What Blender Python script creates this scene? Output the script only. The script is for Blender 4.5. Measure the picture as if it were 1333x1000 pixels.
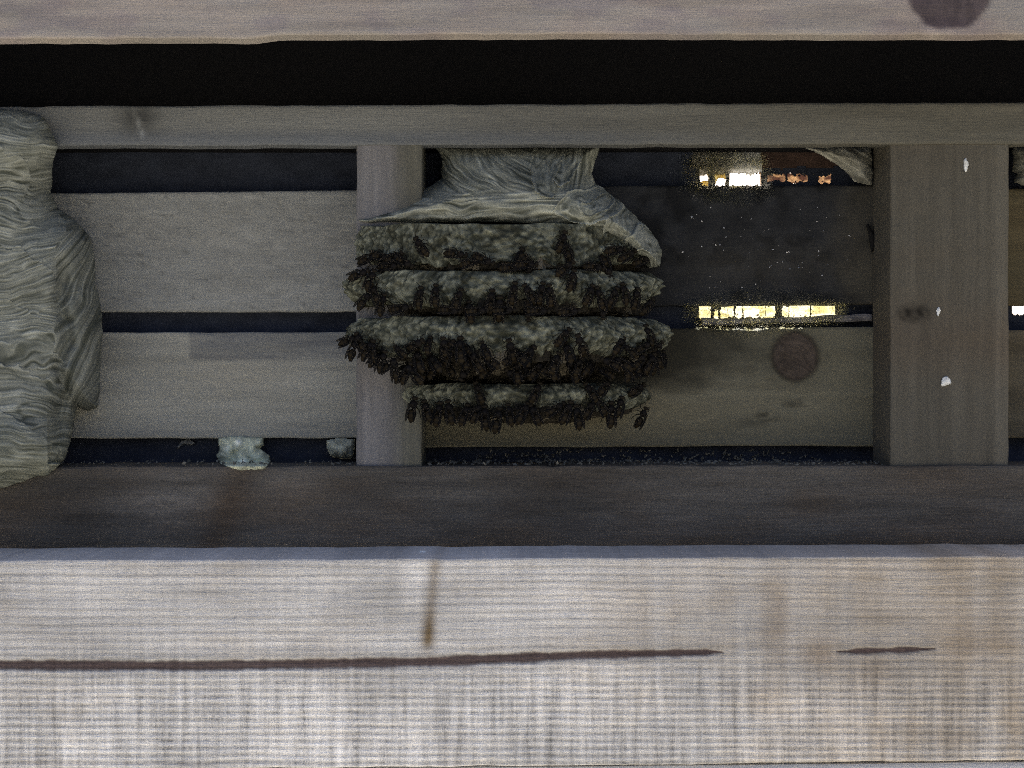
import bpy, math, random
import numpy as np
from mathutils import Vector, Matrix, Euler

S = bpy.context.scene
for o in list(bpy.data.objects):
    bpy.data.objects.remove(o)
COL = S.collection
random.seed(7)

# ------------------------------------------------------------------ camera
K = 0.0008          # metres per photo pixel on the plane Y = 0
D = 1.6             # camera distance to that plane
CX, CY = 666.5, 500.0
cd = bpy.data.cameras.new('camera')
cd.sensor_width = 36.0
cd.lens = 36.0 * D / (1333 * K)
cd.clip_start = 0.05
cd.clip_end = 2000
cam = bpy.data.objects.new('camera', cd)
COL.objects.link(cam)
cam.location = (0, -D, 0)
cam.rotation_euler = (math.radians(90), 0, 0)
S.camera = cam

# ------------------------------------------------------------------ light
SUN_EL, SUN_AZ = 38.0, 14.0     # azimuth clockwise from +Y: behind the timber, a little to the right
w = bpy.data.worlds.new('World')
S.world = w
w.use_nodes = True
nt = w.node_tree
nt.nodes.clear()
sky = nt.nodes.new('ShaderNodeTexSky')
sky.sky_type = 'NISHITA'
sky.sun_disc = False
sky.sun_elevation = math.radians(SUN_EL)
sky.sun_rotation = math.radians(SUN_AZ)
sky.air_density = 0.42
sky.dust_density = 8.0
sky.ozone_density = 0.0
bg = nt.nodes.new('ShaderNodeBackground')
bg.inputs['Strength'].default_value = 0.10
wo = nt.nodes.new('ShaderNodeOutputWorld')
nt.links.new(sky.outputs[0], bg.inputs[0])
nt.links.new(bg.outputs[0], wo.inputs[0])
sl = bpy.data.lights.new('sun', 'SUN')
sl.energy = 2.5
sl.angle = math.radians(0.5)
sl.color = (1.0, 0.95, 0.88)
sun = bpy.data.objects.new('sun', sl)
COL.objects.link(sun)
el, az = math.radians(SUN_EL), math.radians(SUN_AZ)
sd = Vector((math.sin(az) * math.cos(el), math.cos(az) * math.cos(el), math.sin(el)))
sun.rotation_euler = sd.to_track_quat('Z', 'Y').to_euler()
S.view_settings.view_transform = 'Standard'
S.view_settings.look = 'None'
S.view_settings.exposure = 2.05
S.view_settings.gamma = 1.0
S.cycles.use_denoising = False
S.cycles.use_adaptive_sampling = False
S.cycles.filter_width = 0.9

# ------------------------------------------------------------------ helpers
def P(px, py, Y=0.0):
    f = K * (D + Y) / D
    return ((px - CX) * f, Y, (CY - py) * f)

def _h(ix, iy, seed):
    n = (ix.astype(np.int64) * 374761393 + iy.astype(np.int64) * 668265263 + seed * 1442695041) & 0xFFFFFFFF
    n = ((n ^ (n >> 13)) * 1274126177) & 0xFFFFFFFF
    n = ((n ^ (n >> 16)) * 2246822519) & 0xFFFFFFFF
    n = n ^ (n >> 15)
    return (n & 0xFFFFFF) / float(0xFFFFFF) * 2 - 1

def vn(x, y, seed=0):
    x = np.asarray(x, float); y = np.asarray(y, float)
    x, y = np.broadcast_arrays(x, y)
    ix, iy = np.floor(x), np.floor(y)
    fx, fy = x - ix, y - iy
    fx = fx * fx * (3 - 2 * fx); fy = fy * fy * (3 - 2 * fy)
    a = _h(ix, iy, seed); b = _h(ix + 1, iy, seed)
    c = _h(ix, iy + 1, seed); d = _h(ix + 1, iy + 1, seed)
    return (a * (1 - fx) + b * fx) * (1 - fy) + (c * (1 - fx) + d * fx) * fy

def fbm(x, y, seed=0, octs=3):
    r = 0; a = 1.0; t = 0
    for i in range(octs):
        r = r + a * vn(np.asarray(x) * 2 ** i, np.asarray(y) * 2 ** i, seed + 17 * i)
        t += a; a *= 0.55
    return r / t * 1.5

def worley(x, y, seed=0):
    ix, iy = np.floor(x), np.floor(y)
    best = np.full(np.shape(x), 9.0); idn = np.zeros(np.shape(x))
    for dx in (-1, 0, 1):
        for dy in (-1, 0, 1):
            cx, cy = ix + dx, iy + dy
            px = cx + 0.5 + 0.38 * _h(cx, cy, seed) + 0.5 * (cy % 2); py = cy + 0.5 + 0.36 * _h(cx, cy, seed + 1)
            d = np.hypot(x - px, y - py)
            idn = np.where(d < best, _h(cx, cy, seed + 2), idn)
            best = np.minimum(best, d)
    return best, idn

def ss(a, b, x):
    t = np.clip((np.asarray(x, float) - a) / (b - a), 0, 1)
    return t * t * (3 - 2 * t)

def lerp(a, b, t):
    a = np.asarray(a, float); b = np.asarray(b, float); t = np.asarray(t, float)
    return a * (1 - t[..., None]) + b * t[..., None]

def curve(pts):
    xs = [p[0] for p in pts]; ys = [p[1] for p in pts]
    return lambda x: np.interp(x, xs, ys)

def put(name, me, mat, parent=None, smooth=True):
    if mat: me.materials.append(mat)
    if smooth:
        me.polygons.foreach_set('use_smooth', [True] * len(me.polygons))
    o = bpy.data.objects.new(name, me)
    COL.objects.link(o)
    if parent: o.parent = parent
    return o

def tag(o, label=None, cat=None, group=None, kind=None):
    for k, v in (('label', label), ('category', cat), ('group', group), ('kind', kind)):
        if v: o[k] = v
    return o

def empty(name, loc=(0, 0, 0)):
    o = bpy.data.objects.new(name, None)
    o.empty_display_size = 0.05
    o.location = loc
    COL.objects.link(o)
    return o

def mesh(name, verts, faces, tone=None):
    me = bpy.data.meshes.new(name)
    me.from_pydata([tuple(v) for v in verts], [], faces)
    if tone is not None:
        at = me.attributes.new('tone', 'FLOAT_COLOR', 'POINT')
        at.data.foreach_set('color', np.asarray(tone, dtype=np.float32).ravel())
    me.update()
    return me

# ------------------------------------------------------------------ materials
class NT:
    def __init__(s, name):
        s.m = bpy.data.materials.new(name); s.m.use_nodes = True
        s.t = s.m.node_tree; s.t.nodes.clear()
        s.out = s.n('ShaderNodeOutputMaterial')
    def n(s, typ, **kw):
        nd = s.t.nodes.new(typ)
        for k, v in kw.items(): setattr(nd, k, v)
        return nd
    def l(s, a, b): s.t.links.new(a, b)
    def math(s, op, a, b=None, c=None):
        nd = s.n('ShaderNodeMath', operation=op)
        for i, v in enumerate((a, b, c)):
            if v is None: continue
            if isinstance(v, (int, float)): nd.inputs[i].default_value = v
            else: s.l(v, nd.inputs[i])
        return nd.outputs[0]
    def noise(s, vec, scale, detail=3, rough=0.6, stretch=(1, 1, 1), dist=0.0):
        mp = s.n('ShaderNodeMapping'); mp.inputs['Scale'].default_value = stretch
        s.l(vec, mp.inputs[0])
        nz = s.n('ShaderNodeTexNoise')
        nz.inputs['Scale'].default_value = scale
        nz.inputs['Detail'].default_value = detail
        nz.inputs['Roughness'].default_value = rough
        nz.inputs['Distortion'].default_value = dist
        s.l(mp.outputs[0], nz.inputs['Vector'])
        return nz.outputs[0]

def surface(name, grain='h', amount=0.25, speck=0.18, bump=0.5, rough=0.85, weave=0.0, translucent=0.0, spec=0.15):
    """pigment comes from the mesh attribute 'tone'; fine grain, fibres and relief from noise"""
    N = NT(name)
    at = N.n('ShaderNodeAttribute', attribute_name='tone')
    co = N.n('ShaderNodeTexCoord').outputs['Object']
    if grain == 'h': st = (14, 60, 380)
    elif grain == 'v': st = (380, 60, 14)
    else: st = (300, 300, 300)
    g1 = N.noise(co, 1.0, 4, 0.65, st)
    g2 = N.noise(co, 1.0, 3, 0.6, (st[0] * 5, st[1] * 3, st[2] * 1.5) if grain != 'n' else (90, 90, 90))
    sp = N.noise(co, 900.0, 2, 0.7)
    f = N.math('MULTIPLY_ADD', N.math('SUBTRACT', g1, 0.5), amount * 2.2, 1.0)
    f = N.math('MULTIPLY_ADD', N.math('SUBTRACT', g2, 0.5), amount * 2.0, f)
    f = N.math('MULTIPLY_ADD', N.math('SUBTRACT', sp, 0.5), speck * 3.0, f)
    h = N.math('MULTIPLY_ADD', sp, 0.5, N.math('ADD', g1, g2))
    if weave:
        # saw marks: fine ridges crossed by the stretched ribs of the blade
        wob = N.noise(co, 1.0, 2, 0.5, (14, 1, 30))
        wz = N.n('ShaderNodeSeparateXYZ'); N.l(co, wz.inputs[0])
        zz = N.math('MULTIPLY_ADD', wob, 0.0045, wz.outputs[2])
        a = N.math('SINE', N.math('MULTIPLY', zz, 2 * math.pi / 0.0075))
        rib = N.noise(co, 1.0, 2, 0.6, (170, 1, 60))
        a = N.math('MULTIPLY', a, N.math('MULTIPLY_ADD', rib, 1.6, -0.25))
        vc = N.math('SUBTRACT', N.noise(co, 1.0, 3, 0.7, (115, 1, 7)), 0.5)
        bl = N.math('SUBTRACT', N.noise(co, 1.0, 2, 0.6, (16, 1, 22)), 0.45)
        wv = N.math('ADD', N.math('MULTIPLY', a, 0.35), N.math('MULTIPLY', vc, 1.5))
        wv = N.math('MULTIPLY_ADD', bl, 0.32, wv)
        wv = N.math('MULTIPLY', wv, at.outputs['Alpha'])
        f = N.math('MULTIPLY_ADD', wv, weave, f)
        h = N.math('MULTIPLY_ADD', wv, 1.2, h)
    f = N.math('MAXIMUM', f, 0.12)
    mx = N.n('ShaderNodeVectorMath', operation='SCALE')
    N.l(at.outputs['Color'], mx.inputs[0]); N.l(f, mx.inputs['Scale'])
    bp = N.n('ShaderNodeBump'); bp.inputs['Strength'].default_value = bump
    bp.inputs['Distance'].default_value = 0.0012
    N.l(h, bp.inputs['Height'])
    b = N.n('ShaderNodeBsdfPrincipled')
    N.l(mx.outputs[0], b.inputs['Base Color']); N.l(bp.outputs[0], b.inputs['Normal'])
    b.inputs['Roughness'].default_value = rough
    b.inputs['Specular IOR Level'].default_value = spec
    if translucent:
        t = N.n('ShaderNodeBsdfTranslucent'); N.l(mx.outputs[0], t.inputs[0])
        m = N.n('ShaderNodeMixShader'); m.inputs[0].default_value = translucent
        N.l(b.outputs[0], m.inputs[1]); N.l(t.outputs[0], m.inputs[2])
        N.l(m.outputs[0], N.out.inputs[0])
    else:
        N.l(b.outputs[0], N.out.inputs[0])
    return N.m

M_beam = surface('sawn_pale_wood', 'h', 0.20, 0.42, 1.0, weave=1.15)
M_wood = surface('grey_weathered_wood', 'h', 0.13, 0.34, 0.6)
M_woodv = surface('grey_weathered_wood_upright', 'v', 0.12, 0.32, 0.6)
M_rough = surface('rough_dark_wood', 'h', 0.30, 0.50, 1.0)
M_felt = surface('bituminous_felt', 'n', 0.15, 0.25, 0.4)
M_soot = surface('blackened_wood', 'h', 0.15, 0.35, 0.5)
M_paper = surface('wasp_paper', 'n', 0.18, 0.22, 0.5)
M_comb = surface('comb_paper', 'n', 0.35, 0.30, 0.9)
M_thin = surface('backlit_paper_and_tint_film', 'n', 0.15, 0.25, 0.4, translucent=0.75)
M_crust = surface('pale_crust', 'n', 0.3, 0.25, 0.8)
M_ground = surface('gravel_ground', 'n', 0.2, 0.1, 0.2)

# ------------------------------------------------------------------ builders
def timber(name, parent, x0, x1, yt, yb, Yf, Yd, tone, mat, res=(5, 4), relief=None, wob=0.6, seed=0, vert=False):
    """a sawn timber: dense front face with worn edges, plain sides and back"""
    nx = max(2, int((x1 - x0) / res[0])); 
    h = float(np.mean(yb(np.array([x0, x1]))) - np.mean(yt(np.array([x0, x1]))))
    ny = max(2, int(h / res[1]))
    u = np.linspace(0, 1, nx + 1); v = np.linspace(0, 1, ny + 1)
    X = np.broadcast_to(x0 + (x1 - x0) * u, (ny + 1, nx + 1)).copy()
    T = yt(X) + wob * fbm(X / 45, X * 0 + 3.3, seed + 1)
    B = yb(X) + wob * fbm(X / 45, X * 0 + 9.1, seed + 2)
    V = np.broadcast_to(v[:, None], X.shape)
    Yp = T + (B - T) * V
    if vert:
        X = X + wob * fbm(Yp / 45, Yp * 0 + 5.5, seed + 3) * ((X == x0) | (X == x1))
    dep = np.full(X.shape, Yf, float)
    edge = np.zeros(X.shape, bool); edge[0] = edge[-1] = True; edge[:, 0] = edge[:, -1] = True
    dep = dep + 0.0004 * fbm(X / 30, Yp / 12, seed + 4)
    if relief is not None: dep = dep + relief(X, Yp)
    dep[edge] = Yf + 0.0009
    f = K * (D + Yf) / D
    vs = np.stack([(X - CX) * f, dep, (CY - Yp) * f], -1).reshape(-1, 3)
    t = tone(X, Yp).reshape(-1, tone(X[:1, :1], Yp[:1, :1]).shape[-1])
    if t.shape[1] == 3: t = np.concatenate([t, np.ones((len(t), 1))], 1)
    W = nx + 1
    fa = [(j * W + i, (j + 1) * W + i, (j + 1) * W + i + 1, j * W + i + 1) for j in range(ny) for i in range(nx)]
    ring = [j * W for j in range(ny + 1)] + [ny * W + i for i in range(1, nx + 1)] + \
           [j * W + nx for j in range(ny - 1, -1, -1)] + [i for i in range(nx - 1, 0, -1)]
    base = len(vs)
    rv = vs[ring].copy(); rv[:, 1] = Yd
    vs = np.concatenate([vs, rv]); t = np.concatenate([t, t[ring]])
    n = len(ring)
    fa += [(ring[k], base + k, base + (k + 1) % n, ring[(k + 1) % n]) for k in range(n)]
    fa.append(tuple(base + k for k in range(n - 1, -1, -1)))
    # each side carries its own smooth shading break
    me = mesh(name, vs, fa, t)
    sm = [True] * len(me.polygons)
    for i in range(nx * ny, len(sm)): sm[i] = False
    o = put(name, me, mat, parent, smooth=False)
    me.polygons.foreach_set('use_smooth', sm)
    return o

def inside(poly, X, Y):
    r = np.zeros(X.shape, bool)
    n = len(poly)
    for i in range(n):
        (xa, ya), (xb, yb) = poly[i], poly[(i + 1) % n]
        if ya == yb: continue
        c = ((ya > Y) != (yb > Y)) & (X < (xb - xa) * (Y - ya) / (yb - ya) + xa)
        r ^= c
    return r

def edist(poly, X, Y):
    r = np.full(X.shape, 1e9)
    n = len(poly)
    for i in range(n):
        (xa, ya), (xb, yb) = poly[i], poly[(i + 1) % n]
        dx, dy = xb - xa, yb - ya
        t = np.clip(((X - xa) * dx + (Y - ya) * dy) / (dx * dx + dy * dy + 1e-9), 0, 1)
        r = np.minimum(r, np.hypot(X - xa - t * dx, Y - ya - t * dy))
    return r

def blob(name, poly, res, front, back, tone, mat, parent=None, rough=2.0, seed=0):
    """a shell over an outline, front(X, Y, d) gives the depth of its skin, closed down to back"""
    xs = [p[0] for p in poly]; ys = [p[1] for p in poly]
    gx = np.arange(min(xs) - 3, max(xs) + 3 + res, res); gy = np.arange(min(ys) - 3, max(ys) + 3 + res, res)
    X, Y = np.meshgrid(gx, gy)
    Xw = X + rough * fbm(X / 16, Y / 16, seed + 5, 2); Yw = Y + rough * fbm(X / 16 + 40, Y / 16, seed + 6, 2)
    ins = inside(poly, Xw, Yw)
    d = np.where(ins, edist(poly, Xw, Yw), 0)
    dep = front(X, Y, d)
    t = tone(X, Y, d)
    H, W = X.shape
    q = ins[:-1, :-1] & ins[1:, :-1] & ins[1:, 1:] & ins[:-1, 1:]
    idx = -np.ones(H * W, int)
    quads = []
    J, I = np.nonzero(q)
    a = J * W + I
    quads = np.stack([a, a + W, a + W + 1, a + 1], 1)
    used = np.unique(quads); idx[used] = np.arange(len(used))
    f = K * (D + dep) / D
    vs = np.stack([(X - CX) * f, dep, (CY - Y) * f], -1).reshape(-1, 3)[used]
    tt = t.reshape(-1, 3)[used]
    tt = np.concatenate([tt, np.ones((len(tt), 1))], 1)
    fq = idx[quads]
    cnt = {}
    for e0, e1 in ((0, 1), (1, 2), (2, 3), (3, 0)):
        for p, r in zip(fq[:, e0].tolist(), fq[:, e1].tolist()):
            cnt[(p, r)] = 1
    bnd = [(p, r) for (p, r) in cnt if (r, p) not in cnt]
    bv = sorted({p for e in bnd for p in e}); m = {p: len(vs) + k for k, p in enumerate(bv)}
    ex = vs[bv].copy(); sc_ = (D + back) / (D + ex[:, 1]); ex[:, 0] *= sc_; ex[:, 2] *= sc_; ex[:, 1] = back   # the foot spreads a little where it meets the wood
    vs = np.concatenate([vs, ex]); tt = np.concatenate([tt, tt[bv]])
    faces = [tuple(r) for r in fq.tolist()] + [(p, m[p], m[r], r) for p, r in bnd]
    me = mesh(name, vs, faces, tt)
    return put(name, me, mat, parent)

L = lambda a, b: curve([(0, a), (1333, b)])
C = lambda v: (lambda x: np.asarray(x, float) * 0 + v)

def woodtone(base, var=0.12, seed=0, brown=(1.0, 0.88, 0.76), bamt=0.3, gx=220, gy=16):
    base = np.array(base)
    def fn(X, Y):
        n = fbm(X / gx, Y / gy, seed) ; m = fbm(X / 150, Y / 60, seed + 50)
        c = base * (1 + var * n)[..., None]
        k = np.clip(bamt * (m + 0.35), 0, 1)
        return c * lerp((1, 1, 1), brown, k)
    return fn

# ------------------------------------------------------------------ setting
gm = mesh('ground', [(-400, -400, -2.2), (400, -400, -2.2), (400, 400, -2.2), (-400, 400, -2.2)], [(0, 1, 2, 3)],
          [(0.26, 0.252, 0.215, 1)] * 4)
tag(put('ground', gm, M_ground), 'mossy gravel ground below the timber frame', None, None, 'structure')

wall = empty('timber_frame', (0, 0.1, P(0, 1000)[2]))
tag(wall, 'weathered timber framing of beams, rails, posts and spaced boards', 'timber frame')
def wp(o, label=None):
    o.matrix_parent_inverse = Matrix.Translation(-wall.location)
    if label: o['label'] = label
    return o

XL, XR = -230, 1560
# --- front beam
crack = curve([(-300, 862), (0, 866), (250, 867), (560, 862), (760, 853), (940, 849), (1100, 848.5), (1220, 845), (1600, 840)])
def crack_w(X):
    a = np.interp(X, [-300, 0, 300, 650, 800, 920, 950], [7.0, 7.0, 7.5, 7.0, 6.0, 4.5, 0.0])
    b = np.interp(X, [1080, 1120, 1180, 1228], [0, 4.2, 4.0, 0])
    w = a + b
    return w + np.minimum(1, w / 4) * (1.1 * vn(X / 17, X * 0, 5) + 0.8 * vn(X / 5, X * 0, 6))
def crack_m(X, Y):
    wd = crack_w(X)
    m = (1 - ss(0.55, 1.25, np.abs(Y - crack(X)) / np.maximum(wd, 0.3)))
    return np.where(wd > 0.9, m, 0)
def beam_tone(X, Y):
    n = fbm(X / 260, Y / 14, 3); m = fbm(X / 130, Y / 70, 4)
    c = np.array((0.645, 0.64, 0.63)) * (1 + 0.12 * n + 0.17 * m)[..., None]
    k = 0.95 * ss(650, 1250, X + 120 * m) + 0.25 * ss(-0.1, 0.8, fbm(X / 90, Y / 35, 8))
    k = k * (0.75 + 0.25 * vn(X / 22, Y / 200, 11))
    c = c * lerp((1, 1, 1), (0.62, 0.545, 0.455), np.clip(k, 0, 1))
    # growth rings drawn out along the upper half
    r = np.sin((Y + 5 * fbm(X / 300, Y / 60, 21)) * 2 * math.pi / 10.5 + 3 * vn(X / 400, Y / 90, 2))
    up = 1 - ss(800, 905, Y)
    c = c * (1 - 0.22 * up * ss(0.1, 1, r))[..., None]
    # upright knot spike and its brown tail
    g = lambda x, y, a, b: np.exp(-((X - x) / a) ** 2 - ((Y - y) / b) ** 2)
    sp = np.exp(-((X - (568 - (Y - 720) * 0.10)) / 8) ** 2) * ss(722, 735, Y) * (1 - ss(835, 852, Y))
    c = c * (1 - np.clip(0.45 * sp + 0.35 * g(558, 825, 10, 26), 0, 0.8)[..., None] * np.array((0.9, 1.0, 1.12)))
    c = c * (1 + 0.38 * g(540, 762, 17, 34) - 0.14 * g(515, 745, 14, 40) + 0.1 * g(735, 760, 30, 30))[..., None]
    c = c * (1 - np.clip(0.35 * g(1065, 850, 28, 22) + 0.22 * g(1010, 820, 20, 60) + 0.22 * g(1140, 872, 30, 20) + 0.15 * g(1270, 835, 60, 30), 0, 0.7)[..., None] * np.array((0.8, 1.0, 1.2)))
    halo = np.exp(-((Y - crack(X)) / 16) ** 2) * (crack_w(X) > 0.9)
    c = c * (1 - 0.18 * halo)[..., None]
    cm = crack_m(X, Y)
    c = lerp(c, (0.075, 0.050, 0.050), cm * 0.93) if False else c * (1 - cm[..., None] * 0.93) + np.array((0.075, 0.050, 0.050)) * (cm[..., None] * 0.93)
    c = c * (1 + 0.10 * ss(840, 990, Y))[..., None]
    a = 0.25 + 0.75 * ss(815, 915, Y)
    return np.concatenate([c, a[..., None]], -1)
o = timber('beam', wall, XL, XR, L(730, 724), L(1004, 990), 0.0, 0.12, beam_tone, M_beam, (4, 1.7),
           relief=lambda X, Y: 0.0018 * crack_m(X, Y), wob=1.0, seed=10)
wp(o, 'pale rough-sawn front beam with a long dark streak')
# pale painted board below the beam
o = timber('board', wall, XL, XR, L(1006, 992.5), L(1190, 1180), 0.004, 0.03,
           woodtone((0.62, 0.63, 0.64), 0.06, 77, bamt=0.05), M_wood, (14, 10), wob=0.5, seed=12)
wp(o, 'pale board just below the front beam')

# --- top board
kt = woodtone((0.335, 0.312, 0.290), 0.22, 31, (1.03, 0.93, 0.88), 0.6)
def top_tone(X, Y):
    c = kt(X, Y)
    d = np.hypot((X - 1236) / 58, (Y + 8) / 50) + 0.05 * fbm(X / 20, Y / 20, 3)
    k = 1 - ss(0.86, 1.0, d)
    c = c * (1 - k[..., None]) + (np.array((0.105, 0.085, 0.088)) * (1 + 0.25 * fbm(X / 6, Y / 25, 4))[..., None]) * k[..., None]
    lt = ss(1195, 1215, X) * (1 - ss(1215, 1280, X)) * ss(28, 38, Y)
    c = c * (1 + 0.25 * lt)[..., None]
    c = c * (1 - 0.12 * ss(700, 1200, X))[..., None]
    pu = ss(0.1, 0.7, fbm(X / 70, Y / 30, 91))
    return c * lerp((1, 1, 1), (0.86, 0.84, 0.91), pu * 0.8)
o = timber('fascia_board', wall, XL, XR, C(-150), curve([(0, 50.5), (200, 50), (330, 50), (360, 46), (667, 44.5), (1333, 45.5)]), 0.0, 0.026, top_tone, M_wood, (5, 3), wob=0.9, seed=14)
wp(o, 'grey-brown upper board with a round purple-brown knot')

# --- top rail
kr = woodtone((0.170, 0.176, 0.170), 0.14, 41, (1.0, 0.9, 0.78), 0.25)
def rail_tone(X, Y):
    c = kr(X, Y)
    c = c * lerp((1, 1, 1), (0.68, 0.64, 0.55), ss(400, 1250, X))
    c = c * lerp((1, 1, 1), (0.86, 0.90, 1.0), ss(164, 180, Y) * (1 - ss(700, 1100, X)))
    g = np.exp(-((X - 180) / 26) ** 2 - ((Y - 152) / 22) ** 2)
    c = c * (1 - 0.7 * g)[..., None]
    g2 = np.exp(-((X - 178 - (Y - 150) * 0.25) / 4.5) ** 2) * ss(138, 142, Y) * (1 - ss(172, 184, Y)) * (0.6 + 0.4 * vn(X / 4, Y / 6, 4))
    c = c * (1 + 2.0 * g2)[..., None]
    return c
o = timber('rail', wall, XL, XR, L(139, 133), L(190, 187), 0.14, 0.165, rail_tone, M_wood, (5, 3), wob=1.0, seed=16)
wp(o, 'grey upper rail with a small split knot')

# --- bottom rail
kb = woodtone((0.108, 0.101, 0.090), 0.26, 51, (0.96, 0.84, 0.73), 0.8, 120, 14)
def brail_tone(X, Y):
    c = kb(X, Y)
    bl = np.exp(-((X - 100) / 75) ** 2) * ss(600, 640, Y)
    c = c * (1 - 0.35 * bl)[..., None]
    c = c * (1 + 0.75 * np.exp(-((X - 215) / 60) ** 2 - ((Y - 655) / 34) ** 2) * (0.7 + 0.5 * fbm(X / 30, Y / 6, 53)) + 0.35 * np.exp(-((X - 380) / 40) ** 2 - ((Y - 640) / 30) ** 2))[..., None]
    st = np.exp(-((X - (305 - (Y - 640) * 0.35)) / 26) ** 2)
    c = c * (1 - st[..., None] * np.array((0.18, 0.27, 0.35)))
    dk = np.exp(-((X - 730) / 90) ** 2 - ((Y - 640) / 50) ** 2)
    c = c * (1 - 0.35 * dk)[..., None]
    return c
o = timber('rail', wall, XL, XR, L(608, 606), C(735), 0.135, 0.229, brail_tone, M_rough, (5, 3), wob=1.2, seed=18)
wp(o, 'dark brown lower rail behind the front beam')

# --- posts
def post1_tone(X, Y):
    c = woodtone((0.170, 0.174, 0.172), 0.14, 61, (1, 0.9, 0.8), 0.2, 10, 160)(X, Y)
    k = ss(500, 535, X + 5 * vn(X / 9, Y / 40, 3))
    c = c * lerp((1.05, 1.03, 1.08), (0.74, 0.73, 0.62), k)
    st = np.exp(-((X - 476) / 4) ** 2) + 0.5 * np.exp(-((X - 489) / 2.5) ** 2)
    return c * (1 + 0.18 * st)[..., None]
o = timber('post', wall, 464, 549, C(178), C(612), 0.1425, 0.2270, post1_tone, M_woodv, (3, 5), wob=0.8, seed=20, vert=True)
wp(o, 'lavender-grey narrow post behind the nest')
def post2_tone(X, Y):
    c = woodtone((0.106, 0.100, 0.082), 0.15, 71, (1, 0.9, 0.8), 0.25, 9, 170)(X, Y)
    g = np.hypot((X - 1190) / 26, (Y - 408) / 15)
    k = 1 - ss(0.4, 1.1, g + 0.1 * vn(X / 6, Y / 6, 2))
    ring = 0.22 * np.sin(g * 14 + fbm(X / 12, Y / 8, 72))
    c = c * (1 - 0.6 * k + ring * k)[..., None]
    br = np.exp(-((Y - 440) / 45) ** 2)
    c = c * (1 - br[..., None] * np.array((0.05, 0.12, 0.16)))
    c = c * (1 + 0.25 * ss(1293, 1300, X) - 0.1 * ss(1309, 1313, X))[..., None]
    return c
o = timber('post', wall, 1159, 1313, C(178), C(612), 0.1428, 0.2268, post2_tone, M_woodv, (3, 5), wob=0.8, seed=22, vert=True)
wp(o, 'wide grey-brown post with a small knot')

# --- back boards
def mk_board(x0, x1, yt, yb, tone, mat, label, seed, wob=0.8, Yf=0.23, Yd=0.25):
    return wp(timber('board', wall, x0, x1, yt, yb, Yf, Yd, tone, mat, (4, 3), wob=wob, seed=seed), label)
tA = woodtone((0.275, 0.283, 0.270), 0.10, 81, (1, 0.92, 0.82), 0.2, 160, 30)
def boardA(X, Y):
    c = tA(X, Y)
    sp = ss(0.72, 0.9, vn(X / 4.5, Y / 4.0, 84))
    return c * (1 + 0.12 * fbm(X / 14, Y / 6, 83) - 0.3 * sp)[..., None]
mk_board(-200, 500, L(252, 240), L(407, 402), boardA, M_wood, 'upper grey board between the two nests', 24)
tB = woodtone((0.325, 0.33, 0.300), 0.15, 85, (1, 0.92, 0.80), 0.25, 150, 12)
def boardB(X, Y):
    c = tB(X, Y)
    dk = ss(244, 250, X) * (1 - ss(464, 472, Y + 3 * vn(X / 30, Y / 30, 7)))
    dk = dk * (0.75 + 0.25 * fbm(X / 50, Y / 5, 9))
    c = c * (1 - dk[..., None] * np.array((0.52, 0.50, 0.42)))
    g = np.exp(-((X - 150) / 70) ** 2 - ((Y - 455) / 18) ** 2)
    return c * (1 - 0.22 * g)[..., None]
mk_board(-200, 500, L(433, 431), L(571, 569), boardB, M_wood, 'lower grey board with a bluish dark strip along its top', 26)
def boardC(X, Y):
    c = woodtone((0.025, 0.0265, 0.029), 0.35, 87, (1, 1, 1), 0.0, 30, 22)(X, Y)
    c = c * (1 - 0.45 * ss(0.1, 0.6, fbm(X / 26, Y / 26, 86)))[..., None]
    k = ss(1060, 1150, X + 22 * fbm(X / 30, Y / 30, 88)) * 0.9 + 0.25 * np.exp(-((Y - 345) / 30) ** 2) * ss(840, 940, X)
    c = c * (1 - k[..., None]) + np.array((0.075, 0.070, 0.056)) * k[..., None]
    d = np.hypot((X - 850) / 16, (Y - 305) / 22)
    return c * (1 - 0.5 * (1 - ss(0.5, 1.2, d)))[..., None]
mk_board(505, 1235, L(246, 241), L(402, 396), boardC, M_soot, 'blackened board beside the nest, speckled with white', 28, 1.6)
def boardD(X, Y):
    c = woodtone((0.165, 0.158, 0.117), 0.16, 89, (1, 0.92, 0.78), 0.3, 150, 16)(X, Y)
    e = fbm(X / 14, Y / 14, 93)
    d = np.hypot(X - 1035, (Y - 464) * 0.95) + 2.0 * e
    k = 1 - ss(27, 33, d)
    c = c * (1 - k[..., None]) + np.array((0.080, 0.064, 0.052)) * (1 + 0.25 * e)[..., None] * k[..., None]
    c = c * (1 + k * 0.22 * np.sin(d * 1.1 + 2 * e))[..., None]
    ring = np.exp(-((d - 30.5) / 3.4) ** 2) * (0.75 + 0.3 * e)
    c = c * (1 - np.clip(0.75 * ring, 0, 0.9))[..., None]
    halo = np.exp(-((d - 42) / 9) ** 2) * ss(1060, 1000, X) if False else np.exp(-((d - 40) / 7) ** 2)
    c = c * (1 - 0.12 * halo)[..., None]
    st = ss(-0.1, 0.35, fbm(X / 16, Y / 6, 95)) * np.exp(-((X - 1010) / 34) ** 2 - ((Y - (545 - (X - 985) * 0.35)) / 9) ** 2)
    c = c * (1 - 0.75 * st)[..., None]
    dk = (1 - ss(474, 520, Y + 14 * fbm(X / 50, Y / 20, 97))) * (1 - ss(900, 1050, X + 20 * fbm(X / 30, Y / 30, 98)))  # shade beside the nest, painted into the wood colour
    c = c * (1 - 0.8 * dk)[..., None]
    return c
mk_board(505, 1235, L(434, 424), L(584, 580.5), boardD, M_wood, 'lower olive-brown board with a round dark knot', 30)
mk_board(1240, XR, C(246), C(397), woodtone((0.10, 0.085, 0.05), 0.2, 99), M_wood, 'brown board at the far right edge', 32)
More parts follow.
